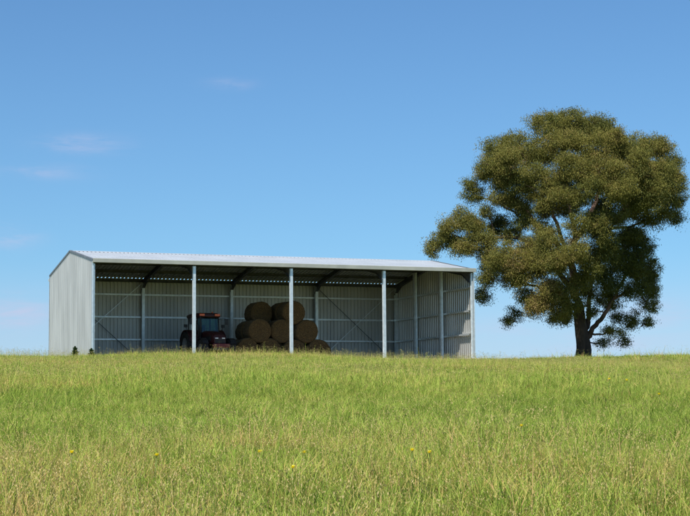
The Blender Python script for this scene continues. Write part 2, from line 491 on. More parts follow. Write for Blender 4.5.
def x_for(px, y, z=1.5):
    """shed x whose projection falls at that photo column, at the given depth into the shed"""
    lo, hi = -5.0, 30.0
    for _ in range(50):
        mid = (lo + hi) / 2
        d = Vector((mid, y, z)) - CAM
        u = PW / 2 + FPX * d.dot(RGT) / d.dot(FWD)
        if u < px: lo = mid
        else: hi = mid
    return mid
YB = 4.6
xb = x_for(283.2, YB - .6)          # centre of the bottom row
SP = 1.43
bot = [xb + .04 + (i - 1.5) * 1.47 for i in range(4)]
midr = [xb + (i - 1) * SP for i in range(3)]
topr = [xb + (i - .5) * SP for i in range(2)]
names_b = ['round hay bale on the dirt floor at the foot of the stack, beside the tractor',
           'round hay bale on the floor, under the two bales nearest the tractor',
           'round hay bale on the floor behind the middle front post, in the bottom row',
           'round hay bale on the floor at the end of the stack far from the tractor']
for i, x in enumerate(bot): bale(x, YB - .05 * (i % 2), .585, names_b[i], .585, .715, 1 + i)
names_m = ['round hay bale in the middle layer nearest the tractor, face fully in view',
           'round hay bale in the centre of the middle layer, just left of the middle post',
           'round hay bale in the middle layer right of the middle post, face in view']
for i, x in enumerate(midr): bale(x, YB + (-.12, .1, -.08)[i], 1.665, names_m[i], .665, .69, 11 + i)
bale(topr[1], YB + .05, 2.75, 'round hay bale on top of the stack, partly hidden by the middle front post', .665, .69, 21)
YC = YB + BL + .12
for i, x in enumerate(bot[:3]):
    bale(x, YC, .585, ['round hay bale on the floor in the back row, deep behind the tractor', 'round hay bale on the floor in the back row, second from the tractor',
                       'round hay bale on the floor in the back row, third from the tractor'][i], .585, .715, 31 + i)
for i, x in enumerate(midr[:2]):
    bale(x, YC, 1.665, ['round hay bale in the back row, middle layer, its side showing behind the tractor',
                        'round hay bale in the back row, middle layer, wedged deep under the top bales'][i], .665, .69, 41 + i)
bale(topr[0] - .16, YC - .05, 2.75, 'round hay bale on top of the stack, left of the two topmost faces', .665, .69, 51)

bale(topr[1] - .06, YC + .05, 2.75, 'round hay bale on top of the stack, in the back row behind the middle post', .665, .69, 52)

# ------------------------------------------------------------------ tractor (local +x forward)
tr_y = 5.6
tr = empty('tractor', (x_for(203, tr_y, 1.3), tr_y, 0), R(-87), 'red farm tractor with glazed cab parked inside the shed beside the hay bales', 'tractor')
def wheel(x, y, r, w, name):
    tw = MB(); h = w / 2
    tw.lathe([(r * .56, -h * .8), (r * .72, -h), (r * .93, -h * .93), (r * .965, -h * .6), (r * .97, 0), (r * .965, h * .6), (r * .93, h * .93), (r * .72, h), (r * .56, h * .8), (r * .56, -h * .8)],
             (0, 0, 0), 'y', 36)
    nl = 18                                         # chevron lugs
    for k in range(nl):
        for sgn in (1, -1):
            t = 2 * math.pi * (k + (0 if sgn > 0 else .5)) / nl
            for a, b in (((0, .0), (1, .16)),):
                def P(u, da, rr, dt):
                    tt = t + da + dt
                    return (math.cos(tt) * rr, sgn * u * h * .96, math.sin(tt) * rr)
                d_ = .05
                vs = [P(0, 0, r * .95, -d_), P(0, 0, r * .95, d_), P(1, .2, r * .9, d_), P(1, .2, r * .9, -d_),
                      P(0, 0, r * 1.0, -d_ * .7), P(0, 0, r * 1.0, d_ * .7), P(1, .2, r * .985, d_ * .7), P(1, .2, r * .985, -d_ * .7)]
                tw.add(vs, [(0, 1, 2, 3), (7, 6, 5, 4), (0, 4, 5, 1), (1, 5, 6, 2), (2, 6, 7, 3), (3, 7, 4, 0)])
    wo = tw.build('wheel', M['tyre'], tr)
    wo.location = (x, y, r)
    rm_ = MB()
    rm_.lathe([(.02, -h * .25), (r * .2, -h * .3), (r * .3, -h * .05), (r * .5, -h * .1), (r * .56, -h * .82), (r * .6, -h * .8), (r * .6, h * .8), (r * .56, h * .82), (r * .5, h * .1), (r * .3, h * .05), (r * .2, h * .3), (.02, h * .25)], (0, 0, 0), 'y', 28)
    rm_.build('rim', M['rim'], wo)
for s in (1, -1):
    wheel(0, s * .92, .82, .46, 'rear'); wheel(2.25, s * .82, .56, .36, 'front')
ch = MB()
ch.box(-.55, .9, -.34, .34, .55, 1.05); ch.box(.8, 2.75, -.2, .2, .5, .9); ch.tube([(0, -.75, .82), (0, .75, .82)], .14, 12)
ch.tube([(2.25, -.68, .56), (2.25, .68, .56)], .09, 10); ch.box(2.1, 2.4, -.25, .25, .48, .8)
ch.box(2.7, 3.0, -.42, .42, .52, .8)
ch.tube([(-.55, -.3, .75), (-1.15, -.42, .5)], .04, 8); ch.tube([(-.55, .3, .75), (-1.15, .42, .5)], .04, 8)
ch.build('chassis', M['grey'], tr, .02)
hd = MB()
secs = [(.95, .44, .95, 1.66), (1.6, .43, .93, 1.62), (2.3, .40, .9, 1.52), (2.72, .37, .88, 1.38), (2.85, .33, .88, 1.18)]
vs, fs = [], []
for x, w, z0, z1 in secs:
    c = .13
    vs += [(x, -w, z0), (x, -w, z1 - c), (x, -w * .72, z1 - .03), (x, -w * .3, z1), (x, w * .3, z1), (x, w * .72, z1 - .03), (x, w, z1 - c), (x, w, z0)]
for i in range(len(secs) - 1):
    for k in range(8):
        fs.append((i * 8 + k, i * 8 + (k + 1) % 8, (i + 1) * 8 + (k + 1) % 8, (i + 1) * 8 + k))
fs += [tuple(range(7, -1, -1)), tuple(range(32, 40))]
hd.add(vs, fs); hood = hd.build('hood', M['maroon'], tr, .015)
gr = MB()
for k in range(6):
    gr.box(2.852, 2.875, -.28, .28, .92 + k * .035, .94 + k * .035)
gr.build('grille', M['black'], hood)
for s in (1, -1):
    hl = MB(); hl.box(2.80, 2.865, s * .2 - .09, s * .2 + .09, 1.135, 1.2); hl.build('headlight', M['lamp'], hood, .01)
    sg = MB(); sg.box(1.2, 2.45, s * .425 - .012, s * .425 + .012, 1.02, 1.3); sg.build('side_grille', M['black'], hood)
bp = MB(); bp.box(2.9, 3.12, -.5, .5, .64, .86); bp.build('bumper', M['red'], tr, .03)
# fenders over the rear wheels
for s in (1, -1):
    fm = MB(); pts = []
    for k in range(11):
        t = R(15 + k * 14.5)
        pts.append((math.cos(t) * .93, math.sin(t) * .93 + .82))
    vs, fs = [], []
    for px_, pz in pts:
        vs += [(px_, s * .62, pz), (px_, s * 1.12, pz), (px_ * .97, s * 1.12, .82 + (pz - .82) * .96), (px_ * .97, s * .62, .82 + (pz - .82) * .96)]
    for i in range(10):
        for k in range(4):
            fs.append((i * 4 + k, i * 4 + (k + 1) % 4, i * 4 + 4 + (k + 1) % 4, i * 4 + 4 + k))
    fs += [(3, 2, 1, 0), (40, 41, 42, 43)]
    fm.add(vs, fs); f_ = fm.build('fender', M['maroon'], tr)
    im = MB(); im.tube([(.25, s * 1.05, 1.72), (.25, s * 1.12, 1.9)], .018, 6); im.box(.2, .3, s * 1.13 - .09, s * 1.13 + .09, 1.88, 2.05)
    im.build('indicator', M['black'], f_)
    ff = MB(); pts = []
    for k in range(7):
        t = R(30 + k * 20); pts.append((2.25 + math.cos(t) * .66, .56 + math.sin(t) * .64))
    vs, fs = [], []
    for px_, pz in pts: vs += [(px_, s * .66, pz), (px_, s * 1.0, pz), (px_, s * 1.0, pz - .02), (px_, s * .66, pz - .02)]
    for i in range(6):
        for k in range(4): fs.append((i * 4 + k, i * 4 + (k + 1) % 4, i * 4 + 4 + (k + 1) % 4, i * 4 + 4 + k))
    ff.add(vs, fs); ff.build('front_fender', M['black'], tr)
# cab
cb = MB()
cb.box(-.7, 1.0, -.62, .62, 1.05, 1.22)
def pillar(a, b, r=.045): cb.tube([a, b], r, 6)
for s in (1, -1):
    pillar((1.0, s * .6, 1.2), (.82, s * .62, 2.45)); pillar((.25, s * .74, 1.2), (.2, s * .7, 2.45), .035); pillar((-.7, s * .66, 1.2), (-.62, s * .64, 2.45))
cb.box(.9, 1.0, -.6, .6, 1.2, 1.58)
cabo = cb.build('cab', M['black'], tr)
def pane(q):
    n = (Vector(q[1]) - Vector(q[0])).cross(Vector(q[2]) - Vector(q[0])).normalized() * .006
    mb = MB(); vs = [Vector(p) for p in q] + [Vector(p) + n for p in q]
    mb.add(vs, [(0, 1, 2, 3), (7, 6, 5, 4), (0, 4, 5, 1), (1, 5, 6, 2), (2, 6, 7, 3), (3, 7, 4, 0)])
    return mb
pane([(.96, -.56, 1.58), (.96, .56, 1.58), (.84, .58, 2.44), (.84, -.58, 2.44)]).build('windscreen', M['glass'], cabo)
pane([(-.69, .6, 1.25), (-.69, -.6, 1.25), (-.62, -.6, 2.44), (-.62, .6, 2.44)]).build('rear_window', M['glass'], cabo)
for s in (1, -1):
    pane([(.96, s * .63, 1.25), (.3, s * .74, 1.25), (.25, s * .7, 2.44), (.82, s * .64, 2.44)]).build('door_window', M['glass'], cabo)
    pane([(.2, s * .74, 1.3), (-.66, s * .67, 1.3), (-.6, s * .65, 2.44), (.16, s * .7, 2.44)]).build('side_window', M['glass'], cabo)
rf = MB()
vs, fs = [], []
ro = [(-.82, .66), (-.75, .74), (.85, .76), (1.12, .62)]
ring = [(x, -w) for x, w in ro] + [(x, w) for x, w in reversed(ro)]
for zz, k in ((2.44, .96), (2.5, 1.0), (2.6, .98), (2.68, .8)):
    vs += [(.1 + (x - .1) * k, y * k, zz) for x, y in ring]
for i in range(3):
    for k in range(8): fs.append((i * 8 + k, i * 8 + (k + 1) % 8, i * 8 + 8 + (k + 1) % 8, i * 8 + 8 + k))
fs += [tuple(range(7, -1, -1)), tuple(range(24, 32))]
rf.add(vs, fs); roofo = rf.build('cab_roof', M['maroon'], tr, .015)
for s in (1, -1):
    wl = MB(); wl.box(1.02, 1.16, s * .46 - .15, s * .46 + .15, 2.50, 2.62); wl.build('work_light', M['amber'], roofo, .01)
    mr = MB(); mr.tube([(.9, s * .62, 2.35), (.98, s * .9, 2.4), (.98, s * 1.06, 2.34)], .014, 6); mr.box(.96, 1.01, s * 1.06 - .09, s * 1.06 + .09, 2.02, 2.36)
    mr.build('mirror', M['black'], tr)
bc = MB(); bc.lathe([(.0, -.06), (.05, -.06), (.05, .04), (.02, .06), (0, .06)], (0, 0, 0), 'y', 14)
bo = bc.build('beacon', M['amber'], roofo); bo.rotation_euler = (R(90), 0, 0); bo.location = (.2, .5, 2.74)
ex = MB(); ex.tube([(1.15, -.56, 1.2), (1.15, -.56, 2.1), (1.1, -.56, 2.5), (1.02, -.56, 2.6)], [.075, .075, .05, .05], 10); ex.build('exhaust_pipe', M['black'], tr)
st = MB(); st.box(-.35, .12, -.25, .25, 1.3, 1.45); st.box(-.42, -.28, -.25, .25, 1.45, 2.05); st.build('seat', M['blue'], tr, .05)
sw = MB(); sw.tube([(.55 + math.cos(t * math.pi / 8) * .17, math.sin(t * math.pi / 8) * .19, 1.72 - math.cos(t * math.pi / 8) * -.08) for t in range(17)], .016, 6, cap=False)
sw.tube([(.55, 0, 1.72), (.8, 0, 1.3)], .03, 6); sw.build('steering_wheel', M['black'], tr)
for s in (1, -1):
    sp = MB()
    for k in range(3): sp.box(.45 + k * .02, .85, s * .72 - .14, s * .72 + .14, .55 + k * .25, .59 + k * .25)
    sp.box(.42, .46, s * .72 - .14, s * .72 + .14, .55, 1.1)
    sp.build('step', M['black'], tr)

# ------------------------------------------------------------------ gum tree
TD = 107.0
base = at(584, 357, TD)
base.z = float(ground(base.x, base.y))
tree = empty('gum_tree', base, 0, 'large spreading eucalyptus tree with dark forked trunk standing alone right of the shed', 'tree')
pm = FPX / TD                       # photo pixels per metre at the tree
def tp(px, py, dd):
    """tree-local point: photo column/row about the trunk, dd metres nearer (-) or farther (+)"""
    p = at(px, py, TD) + flat * dd
    return p - base
CL = [  # px, py, rx, ry, depth, tint: leaf tone, painted darker for shaded clumps
 (569,127,24,13,0,.55),(543,133,22,13,-1.5,.5),(597,131,24,14,1,.5),(627,142,21,14,.5,.55),(517,141,20,13,1,.5),(494,150,19,13,0,.45),
 (652,152,20,14,-.5,.5),(672,160,14,13,.5,.5),(556,149,25,14,-3.2,.6),(587,153,25,15,-3.6,.6),(616,160,24,15,-2.8,.55),(528,158,20,13,-2.2,.55),
 (482,171,15,13,-.5,.5),(503,172,19,14,-2.5,.6),(527,180,18,13,-3.5,.55),(560,178,22,14,-4.6,.6),(592,180,23,15,-4.8,.6),(622,183,24,15,-4.0,.6),
 (648,181,22,15,-2.5,.55),(669,187,17,14,-.5,.5),(683,203,9,8,.5,.5),(476,196,11,9,.2,.55),(498,199,16,9,-1.5,.6),
 (552,206,19,11,-4.5,.7),(577,204,19,13,-5,.55),(605,206,22,14,-5,.6),(634,206,22,14,-3.5,.55),(658,207,17,13,-1.5,.5),(646,224,17,9,-1.2,.45),(672,219,11,7,.3,.45),
 (458,221,14,11,-.4,.65),(446,236,15,12,0,.6),(432,248,8,9,.3,.6),(456,248,13,9,-.6,.65),(473,239,13,12,-.8,.6),(483,253,12,10,-.5,.6),
 (496,232,9,12,.8,.25),(506,222,10,9,1.8,.25),(492,268,17,12,-2.4,.7),(511,270,17,13,-3.2,.75),(480,282,11,11,-1.2,.6),(483,296,9,7,.2,.3),(519,284,16,10,-3,.7),
 (527,250,14,11,-2.5,.6),(543,246,17,13,-4.3,.65),(567,230,18,13,-4.8,.6),(592,232,17,13,-4.4,.5),(548,268,18,14,-4.6,.7),(569,256,19,13,-5,.6),(594,256,19,13,-3.4,.35),
 (615,247,16,12,-1.5,.3),(637,250,15,13,-.8,.35),(648,266,11,12,-.2,.4),(622,268,18,14,-1,.25),(641,284,15,13,-.3,.35),(601,278,17,14,-1.8,.25),(576,282,16,12,-3,.45),
 (540,297,17,11,-3.6,.85),(533,310,11,11,-3.4,.85),(551,308,12,12,-3,.75),(514,312,8,9,-1,.3),(507,320,5,5,-.8,.3),(545,287,15,9,-2.5,.7),
 (624,292,13,9,-.6,.3),(645,303,9,11,0,.4),(653,293,6,8,.2,.4),(607,296,10,7,.4,.25),(635,314,9,8,.2,.35),(618,316,9,5,.6,.3),(613,332,11,6,-.4,.35),(603,341,8,4,-.2,.35),
 (624,339,7,7,-.1,.4),(560,320,9,6,-.5,.3),(549,322,5,4,-.4,.35),(588,288,9,6,1.5,.25),(641,322,4,5,.1,.45),(570,170,16,10,3,.3),(530,200,10,8,2.5,.25),(522,222,13,9,-1.5,.5),(512,236,12,9,-.8,.45),(536,230,13,9,-3,.6),(540,214,14,10,-3.4,.6),(515,206,12,8,-1.8,.5),
 (572,301,11,7,-2.6,.4),(560,297,14,10,-3.2,.7),(566,311,8,6,-2,.6),(630,232,12,8,-1,.35),(604,222,14,9,-4,.55),(500,182,13,10,-1.5,.55),(470,182,7,6,0,.5),(489,212,8,6,-.5,.5),(597,303,11,8,-.4,.3),(612,307,11,7,.3,.3),(650,311,6,8,.2,.4),(653,279,7,8,.1,.4),(630,322,7,6,.2,.35),(528,311,10,9,-2.6,.78),(521,298,11,9,-2.5,.72),(570,121,24,11,-.4,.55),(469,227,12,10,-1,.6),(479,224,10,8,-.4,.55),(463,247,12,8,-1.2,.65),(452,230,12,9,-.9,.62),(486,243,11,9,-1.1,.6),(490,168,12,10,-1.6,.55),(507,152,13,9,-1.4,.55),(638,152,14,9,-1.5,.55),(543,190,16,11,-4,.55),(515,192,14,10,-2.5,.5),(500,165,16,11,-2,.55),(640,196,20,12,-3.8,.55),(612,196,18,11,-4.8,.6),(583,194,18,11,-5,.55),(660,170,16,12,-1.5,.55),(655,195,16,10,-2.5,.5),(600,244,16,11,-4,.45),(628,240,14,9,-1.8,.35),(585,270,15,11,-3.6,.5),(610,262,14,10,-2,.3),(532,264,14,10,-3.6,.65),(505,258,12,9,-2.4,.6),(636,274,14,10,-.8,.35),(600,126,22,11,.3,.5),(590,311,7,6,-1,.3),(563,316,8,6,-.8,.35)]
lv = []
back = []
for (px, py, rx, ry, d, t) in CL:
    if d < -2 and random.random() < .75:
        back.append((px + random.uniform(-4, 4), py + random.uniform(-3, 3), rx * .85, ry * .85, -d * random.uniform(.5, .95), t))
    if ry > 13: back.append((px + random.uniform(-.7, .7) * rx, py - random.uniform(.1, .7) * ry, rx * .5, ry * .5, d - random.uniform(.2, .9), t + .05))
clumps = CL + back
# limbs: main scaffold, hand placed, then a branchlet to every clump
LIMBS = [
 ([(579,314,0),(578.5,308,-.1),(578,303,-.2),(573,282,-.6),(570,258,-.9),(573,232,-.8),(567,200,-.5),(560,170,-.3),(566,145,0)], .27, .07),
 ([(584.5,343,0),(590,333,-.1),(597,323,-.2),(607,309,-.4),(617,290,-.4),(628,268,-.3),(640,252,0),(646,235,.3)], .21, .05),
 ([(583,338,.1),(588,322,.3),(590,312,.6),(592,290,1),(600,258,1.1),(612,228,.6),(628,205,0),(650,182,-.2),(665,168,0)], .20, .05),
 ([(577,300,-.2),(560,278,-1.2),(545,262,-1.6),(528,246,-1.5),(505,238,-.8),(480,240,-.4),(455,238,0),(440,244,0)], .22, .04),
 ([(572,270,-.6),(556,246,-1),(538,228,-.6),(520,205,-.2),(502,185,0),(488,168,0)], .22, .05),
 ([(571,245,-.8),(590,215,-.2),(602,188,.4),(612,160,.6),(620,148,.6)], .2, .05),
 ([(578,312,0),(562,300,-1),(545,292,-2),(528,288,-2.4),(508,280,-2)], .16, .05),
 ([(580,322,0),(570,312,-.3),(560,314,-.4),(549,319,-.4)], .07, .02),
 ([(592,334,-.1),(602,334,-.2),(614,331,-.2),(626,336,-.1)], .08, .02),
 ([(612,300,-.4),(628,292,-.4),(642,296,-.1),(648,308,0)], .1, .03),
 ([(607,228,.8),(630,226,.4),(655,216,.2),(678,206,.4)], .11, .03),
 ([(575,290,-.4),(572,262,1.2),(566,235,2.2),(556,205,2.6),(548,176,2.4),(540,152,1.4)], .2, .05),
 ([(552,242,-.9),(530,222,.4),(510,208,.6),(492,200,.2),(478,196,.2)], .09, .03),
]
def spline(pts, n=4):
    out = []
    P = [pts[0]] + pts + [pts[-1]]
    for i in range(1, len(P) - 2):
        for k in range(n):
            t = k / n
            a, b, c, d = P[i - 1], P[i], P[i + 1], P[i + 2]
            out.append(.5 * ((2 * b) + (c - a) * t + (2 * a - 5 * b + 4 * c - d) * t * t + (3 * b - a - 3 * c + d) * t ** 3))
    out.append(pts[-1])
    return out
tm = MB()
trunk_pts = [Vector((0, 0, -.5)), Vector((0, 0, .1)), Vector((.0, 0, .6))] + [tp(584, 346, 0), tp(582.5, 337, 0), tp(581, 327, 0), tp(579.5, 316, 0), tp(578, 303, -.2)]
tpts = spline(trunk_pts, 4)
def trad(z): return .49 + .17 * math.exp(-max(z, 0) / .4) - .05 * max(0, z - .8)
n_ = 18
vs, fs = [], []
for i, p in enumerate(tpts):
    for k in range(n_):
        t = 2 * math.pi * k / n_
        rr = trad(p.z) * (1 + .09 * math.sin(3 * t + .6) * math.exp(-max(p.z, 0) / 1.2) + .035 * math.sin(7 * t + p.z * 1.5) + random.uniform(-.02, .02)) * (.75 if i == len(tpts) - 1 else 1)
        vs.append((p.x + math.cos(t) * rr, p.y + math.sin(t) * rr, p.z))
for i in range(len(tpts) - 1):
    for k in range(n_):
        fs.append((i * n_ + k, i * n_ + (k + 1) % n_, (i + 1) * n_ + (k + 1) % n_, (i + 1) * n_ + k))
fs.append(tuple(range((len(tpts) - 1) * n_, len(tpts) * n_)))
tm.add(vs, fs, 0, True)
tm.build('trunk', M['bark'], tree)
limb_mb, nodes = [], []
for li, (pts, r0, r1) in enumerate(LIMBS):
    q = spline([tp(*p) for p in pts], 4)
    q = [p + Vector((random.uniform(-1, 1), random.uniform(-1, 1), random.uniform(-1, 1))) * (.07 if 0 < i < len(q) - 1 else 0) for i, p in enumerate(q)]
    rr = [r0 + (r1 - r0) * (i / (len(q) - 1)) ** .8 for i in range(len(q))]
    mb = MB(); mb.tube(q, rr, 9)
    limb_mb.append(mb)
    for p, r in zip(q, rr): nodes.append((p, r, li))
cl3 = [(tp(px + random.gauss(0, 2.2), py + random.gauss(0, 2.5), d), rx / pm * random.uniform(.86, 1.06), ry / pm * random.uniform(.95, 1.22), t) for (px, py, rx, ry, d, t) in clumps]
# branchlets: nearest scaffold node that lies lower/inward, then forks inside the clump
twig_ends = []
order = sorted(range(len(cl3)), key=lambda i: min((cl3[i][0] - n[0]).length for n in nodes))
for ci in order:
    c, rx, ry, t = cl3[ci]
    bestn = min(nodes, key=lambda n: (n[0] - c).length + (1.2 if n[0].z > c.z + .2 else 0))
    p0, r0, li = bestn
    rb = min(r0 * .6, .035 + .018 * (c - p0).length)
    mid = p0.lerp(c, .5) + Vector((random.uniform(-.2, .2), random.uniform(-.2, .2), random.uniform(-.25, .1)))
    q = spline([p0, mid, c - Vector((0, 0, ry * .25))], 3)
    limb_mb[li].tube(q, [rb + (.02 - rb) * i / (len(q) - 1) for i in range(len(q))], 6)
    nodes.append((mid, rb * .7, li))
    for k in range(9):
        e = c + Vector((random.gauss(0, .5) * rx, random.gauss(0, .5) * rx, random.uniform(-.2, .75) * ry))
        b0 = q[-3] if k % 2 else q[-1]
        mm = b0.lerp(e, .5) + Vector((random.uniform(-.1, .1), random.uniform(-.1, .1), random.uniform(0, .15)))
        limb_mb[li].tube([b0, mm, e], [.022, .014, .007], 4, cap=False)
for mb in limb_mb: mb.build('limb', M['limb'], tree)
# leaves: twig-end sprays of long hanging leaves, many sprays to a clump
lc, lt = [], []
for (c, rx, ry, t) in cl3:
    vol = rx * rx * ry
    ns = int(60 * (vol ** .62)) + 10
    ct = t + random.gauss(0, .07)
    airy = .72 if (c.z < 4.4 and t < .45) else 1.0
    for _ in range(int(ns * (.62 + .38 * airy))):
        d = rng.normal(size=3); d /= np.linalg.norm(d)
        rad = rng.uniform(.2, 1.0) ** .5 * rng.uniform(.7, 1.08)
        if rng.random() < (.09 if rx > .8 else .3): rad *= rng.uniform(1.1, 1.4)
        if d[2] < -.2: rad *= .88
        s = np.array([c.x + d[0] * rx * rad, c.y + d[1] * rx * rad, c.z + d[2] * ry * rad])
        spr = rng.uniform(.12, .30)
        n = int(rng.integers(62, 104) * airy)
        off = np.clip(rng.normal(size=(n, 3)), -1.7, 1.7) * np.array([spr, spr, spr * rng.uniform(.4, 1.1)])
        lc.append(s + off); lt.append(np.clip(ct - .05 + rng.normal(0, .13) + rng.normal(0, .08, n), 0, 1))
lc = np.concatenate(lc); lt = np.concatenate(lt)
nl = len(lc)
az = rng.uniform(0, 2 * np.pi, nl); droop = rng.normal(-.75, .45, nl)
dirv = np.stack([np.cos(az) * np.cos(droop), np.sin(az) * np.cos(droop), np.sin(droop)], 1)
a2 = rng.normal(size=(nl, 3)); side = np.cross(dirv, a2); side /= np.linalg.norm(side, axis=1)[:, None]
ln = rng.uniform(.075, .14, nl)[:, None]; wd = rng.uniform(.014, .0235, nl)[:, None]
P0 = lc; P1 = lc + dirv * ln * .45 + side * wd; P2 = lc + dirv * ln + np.array([0, 0, -.02]); P3 = lc + dirv * ln * .45 - side * wd
V = np.stack([P0, P1, P2, P3], 1).reshape(-1, 3).astype(np.float32)
def quads(name, V, mat, tint, parent=None):
    nq = len(V) // 4
    me = bpy.data.meshes.new(name)
    me.vertices.add(len(V)); me.vertices.foreach_set('co', V.ravel())
    me.loops.add(nq * 4); me.loops.foreach_set('vertex_index', np.arange(nq * 4, dtype=np.int32))
    me.polygons.add(nq); me.polygons.foreach_set('loop_start', np.arange(nq, dtype=np.int32) * 4)
    me.polygons.foreach_set('loop_total', np.full(nq, 4, np.int32))
    me.update(calc_edges=True)
    a = me.attributes.new('tint', 'FLOAT', 'FACE'); a.data.foreach_set('value', tint.astype(np.float32))
    me.materials.append(mat)
    o = bpy.data.objects.new(name, me); COL.objects.link(o)
    if parent: o.parent = parent
    return o
quads('crown', V, M['gum'], lt, tree)
print('gum leaves', nl)

# ------------------------------------------------------------------ grass
def blade(vs, fs, mi, ti, p, az, h, lean, w, tint, seg=3, m=0, curl=1.0):
    h = h / math.sqrt(1 + .55 * lean * lean)
    d = np.array([math.cos(az), math.sin(az), 0]); sd = np.array([-math.sin(az), math.cos(az), 0])
    b = len(vs)
    for i in range(seg + 1):
        t = i / seg
        c = np.array(p) + d * lean * h * (t ** (1.6 * curl)) + np.array([0, 0, h * (t - .28 * lean * t * t)])
        ww = w * (1 - t) ** .6 * .5 if i < seg else w * .04
        vs += [tuple(c - sd * ww), tuple(c + sd * ww)]
    for i in range(seg):
        fs.append((b + 2 * i, b + 2 * i + 1, b + 2 * i + 3, b + 2 * i + 2)); mi.append(m); ti.append(tint)
    return c, d

def tuft(kind, seed, lod):
    r = random.Random(seed)
    vs, fs, mi, ti = [], [], [], []
    wmul = 1.0 if lod == 0 else 1.9
    nb = {'green': 38, 'mix': 32, 'oat': 20, 'dry': 28, 'leafy': 26}[kind]
    if lod: nb = int(nb * .55)
    for _ in range(nb):
        p = (r.gauss(0, .06), r.gauss(0, .06), 0)
        h = {'green': r.uniform(.12, .33), 'mix': r.uniform(.12, .36), 'oat': r.uniform(.12, .36), 'dry': r.uniform(.14, .36), 'leafy': r.uniform(.10, .22)}[kind]
        tn = {'green': r.gauss(.34, .15), 'mix': r.gauss(.38, .16), 'oat': r.gauss(.40, .16), 'dry': r.gauss(.62, .22), 'leafy': r.gauss(.12, .1)}[kind]
        if r.random() < {'green': .07, 'mix': .2, 'oat': .2, 'dry': .72, 'leafy': .0}[kind]: tn = r.uniform(.8, 1)
        blade(vs, fs, mi, ti, p, r.uniform(0, 6.283), h, min(2.0, abs(r.gauss(1.25, .55))), (.0088 if kind != 'leafy' else .022) * wmul * r.uniform(.7, 1.3), tn, 3)
    ns = {'green': 0, 'mix': 1, 'oat': 2, 'dry': 1, 'leafy': 0}[kind]
    if lod: ns = (ns + 1) // 2
    for _ in range(ns):
        p = (r.gauss(0, .07), r.gauss(0, .07), 0)
        az = r.gauss(-.4, 1.3); h = r.uniform(.34, .56); tn = r.uniform(.5, .95)
        lean = abs(r.gauss(.25, .18))
        c, d = blade(vs, fs, mi, ti, p, az, h, lean, .0045 * wmul, tn, 3)
        # drooping panicle of spikelets
        for k in range(r.randint(3, 6)):
            u = k / 7
            q = c + d * (u * .09) + np.array([r.gauss(0, .018), r.gauss(0, .018), .02 - u * u * .1 - .02])
            ll = r.uniform(.012, .024) * (1.25 if lod else 1); a2 = r.uniform(0, 6.283); ww = .0026 * wmul
            dd = np.array([math.cos(a2) * .5, math.sin(a2) * .5, -.8]) * ll; s2 = np.array([-math.sin(a2), math.cos(a2), 0]) * ww
            b = len(vs)
            vs += [tuple(q), tuple(q + dd * .5 + s2), tuple(q + dd), tuple(q + dd * .5 - s2)]
            fs.append((b, b + 1, b + 2, b + 3)); mi.append(1); ti.append(min(1, max(0, r.gauss(.55, .2))))
    me = bpy.data.meshes.new('grass_tuft')
    me.from_pydata(vs, [], fs)
    me.materials.append(M['blade']); me.materials.append(M['seed'])
    me.polygons.foreach_set('material_index', mi)
    a = me.attributes.new('tint', 'FLOAT', 'FACE'); a.data.foreach_set('value', np.clip(np.array(ti, np.float32), 0, 1))
    return bpy.data.objects.new('grass_tuft', me)

tcol = bpy.data.collections.new('grass_tufts')          # only a source for the grass object, never in the scene
KINDS = ['green', 'green', 'mix', 'mix', 'oat', 'oat', 'dry', 'dry', 'leafy', 'leafy']
i = 0
for lod in (0, 1):
    for k in KINDS:
        o = tuft(k, 100 + i, lod); o.name = f'grass_tuft.{i:03d}'; tcol.objects.link(o); i += 1

def vnoise(x, y, s, seed):
    """smooth value noise"""
    r = np.random.default_rng(seed); T = r.random((256, 256))
    u, v = x / s + 500, y / s + 500
    i, j = np.floor(u).astype(int), np.floor(v).astype(int); fu, fv = u - i, v - j
    fu = fu * fu * (3 - 2 * fu); fv = fv * fv * (3 - 2 * fv)
    g = lambda a, b: T[a % 256, b % 256]
    return (g(i, j) * (1 - fu) + g(i + 1, j) * fu) * (1 - fv) + (g(i, j + 1) * (1 - fu) + g(i + 1, j + 1) * fu) * fv

NT = 150000
r0, r1 = 9.0, 104.0
rr = r0 + (r1 - r0) * rng.random(NT)
an = (rng.random(NT) * 2 - 1) * R(15.5)
NW = 90000                                              # thinner cover either side of the view
rr = np.concatenate([rr, 5 + (r1 - 5) * rng.random(NW)]); an = np.concatenate([an, np.where(rng.random(NW) < .5, -1, 1) * R(15.3) * (1 + 1.9 * rng.random(NW) ** 1.3)])
hx = flat.x * np.cos(an) + right0.x * np.sin(an); hy = flat.y * np.cos(an) + right0.y * np.sin(an)
gxp, gyp = CAM.x + hx * rr, CAM.y + hy * rr
inshed = (gxp > -.15) & (gxp < LEN + .15) & (gyp > -.35) & (gyp < D + .2)
NT = len(rr)
keep = (~inshed) & ((gyp < 8) | (np.abs(an) > R(15.3)))
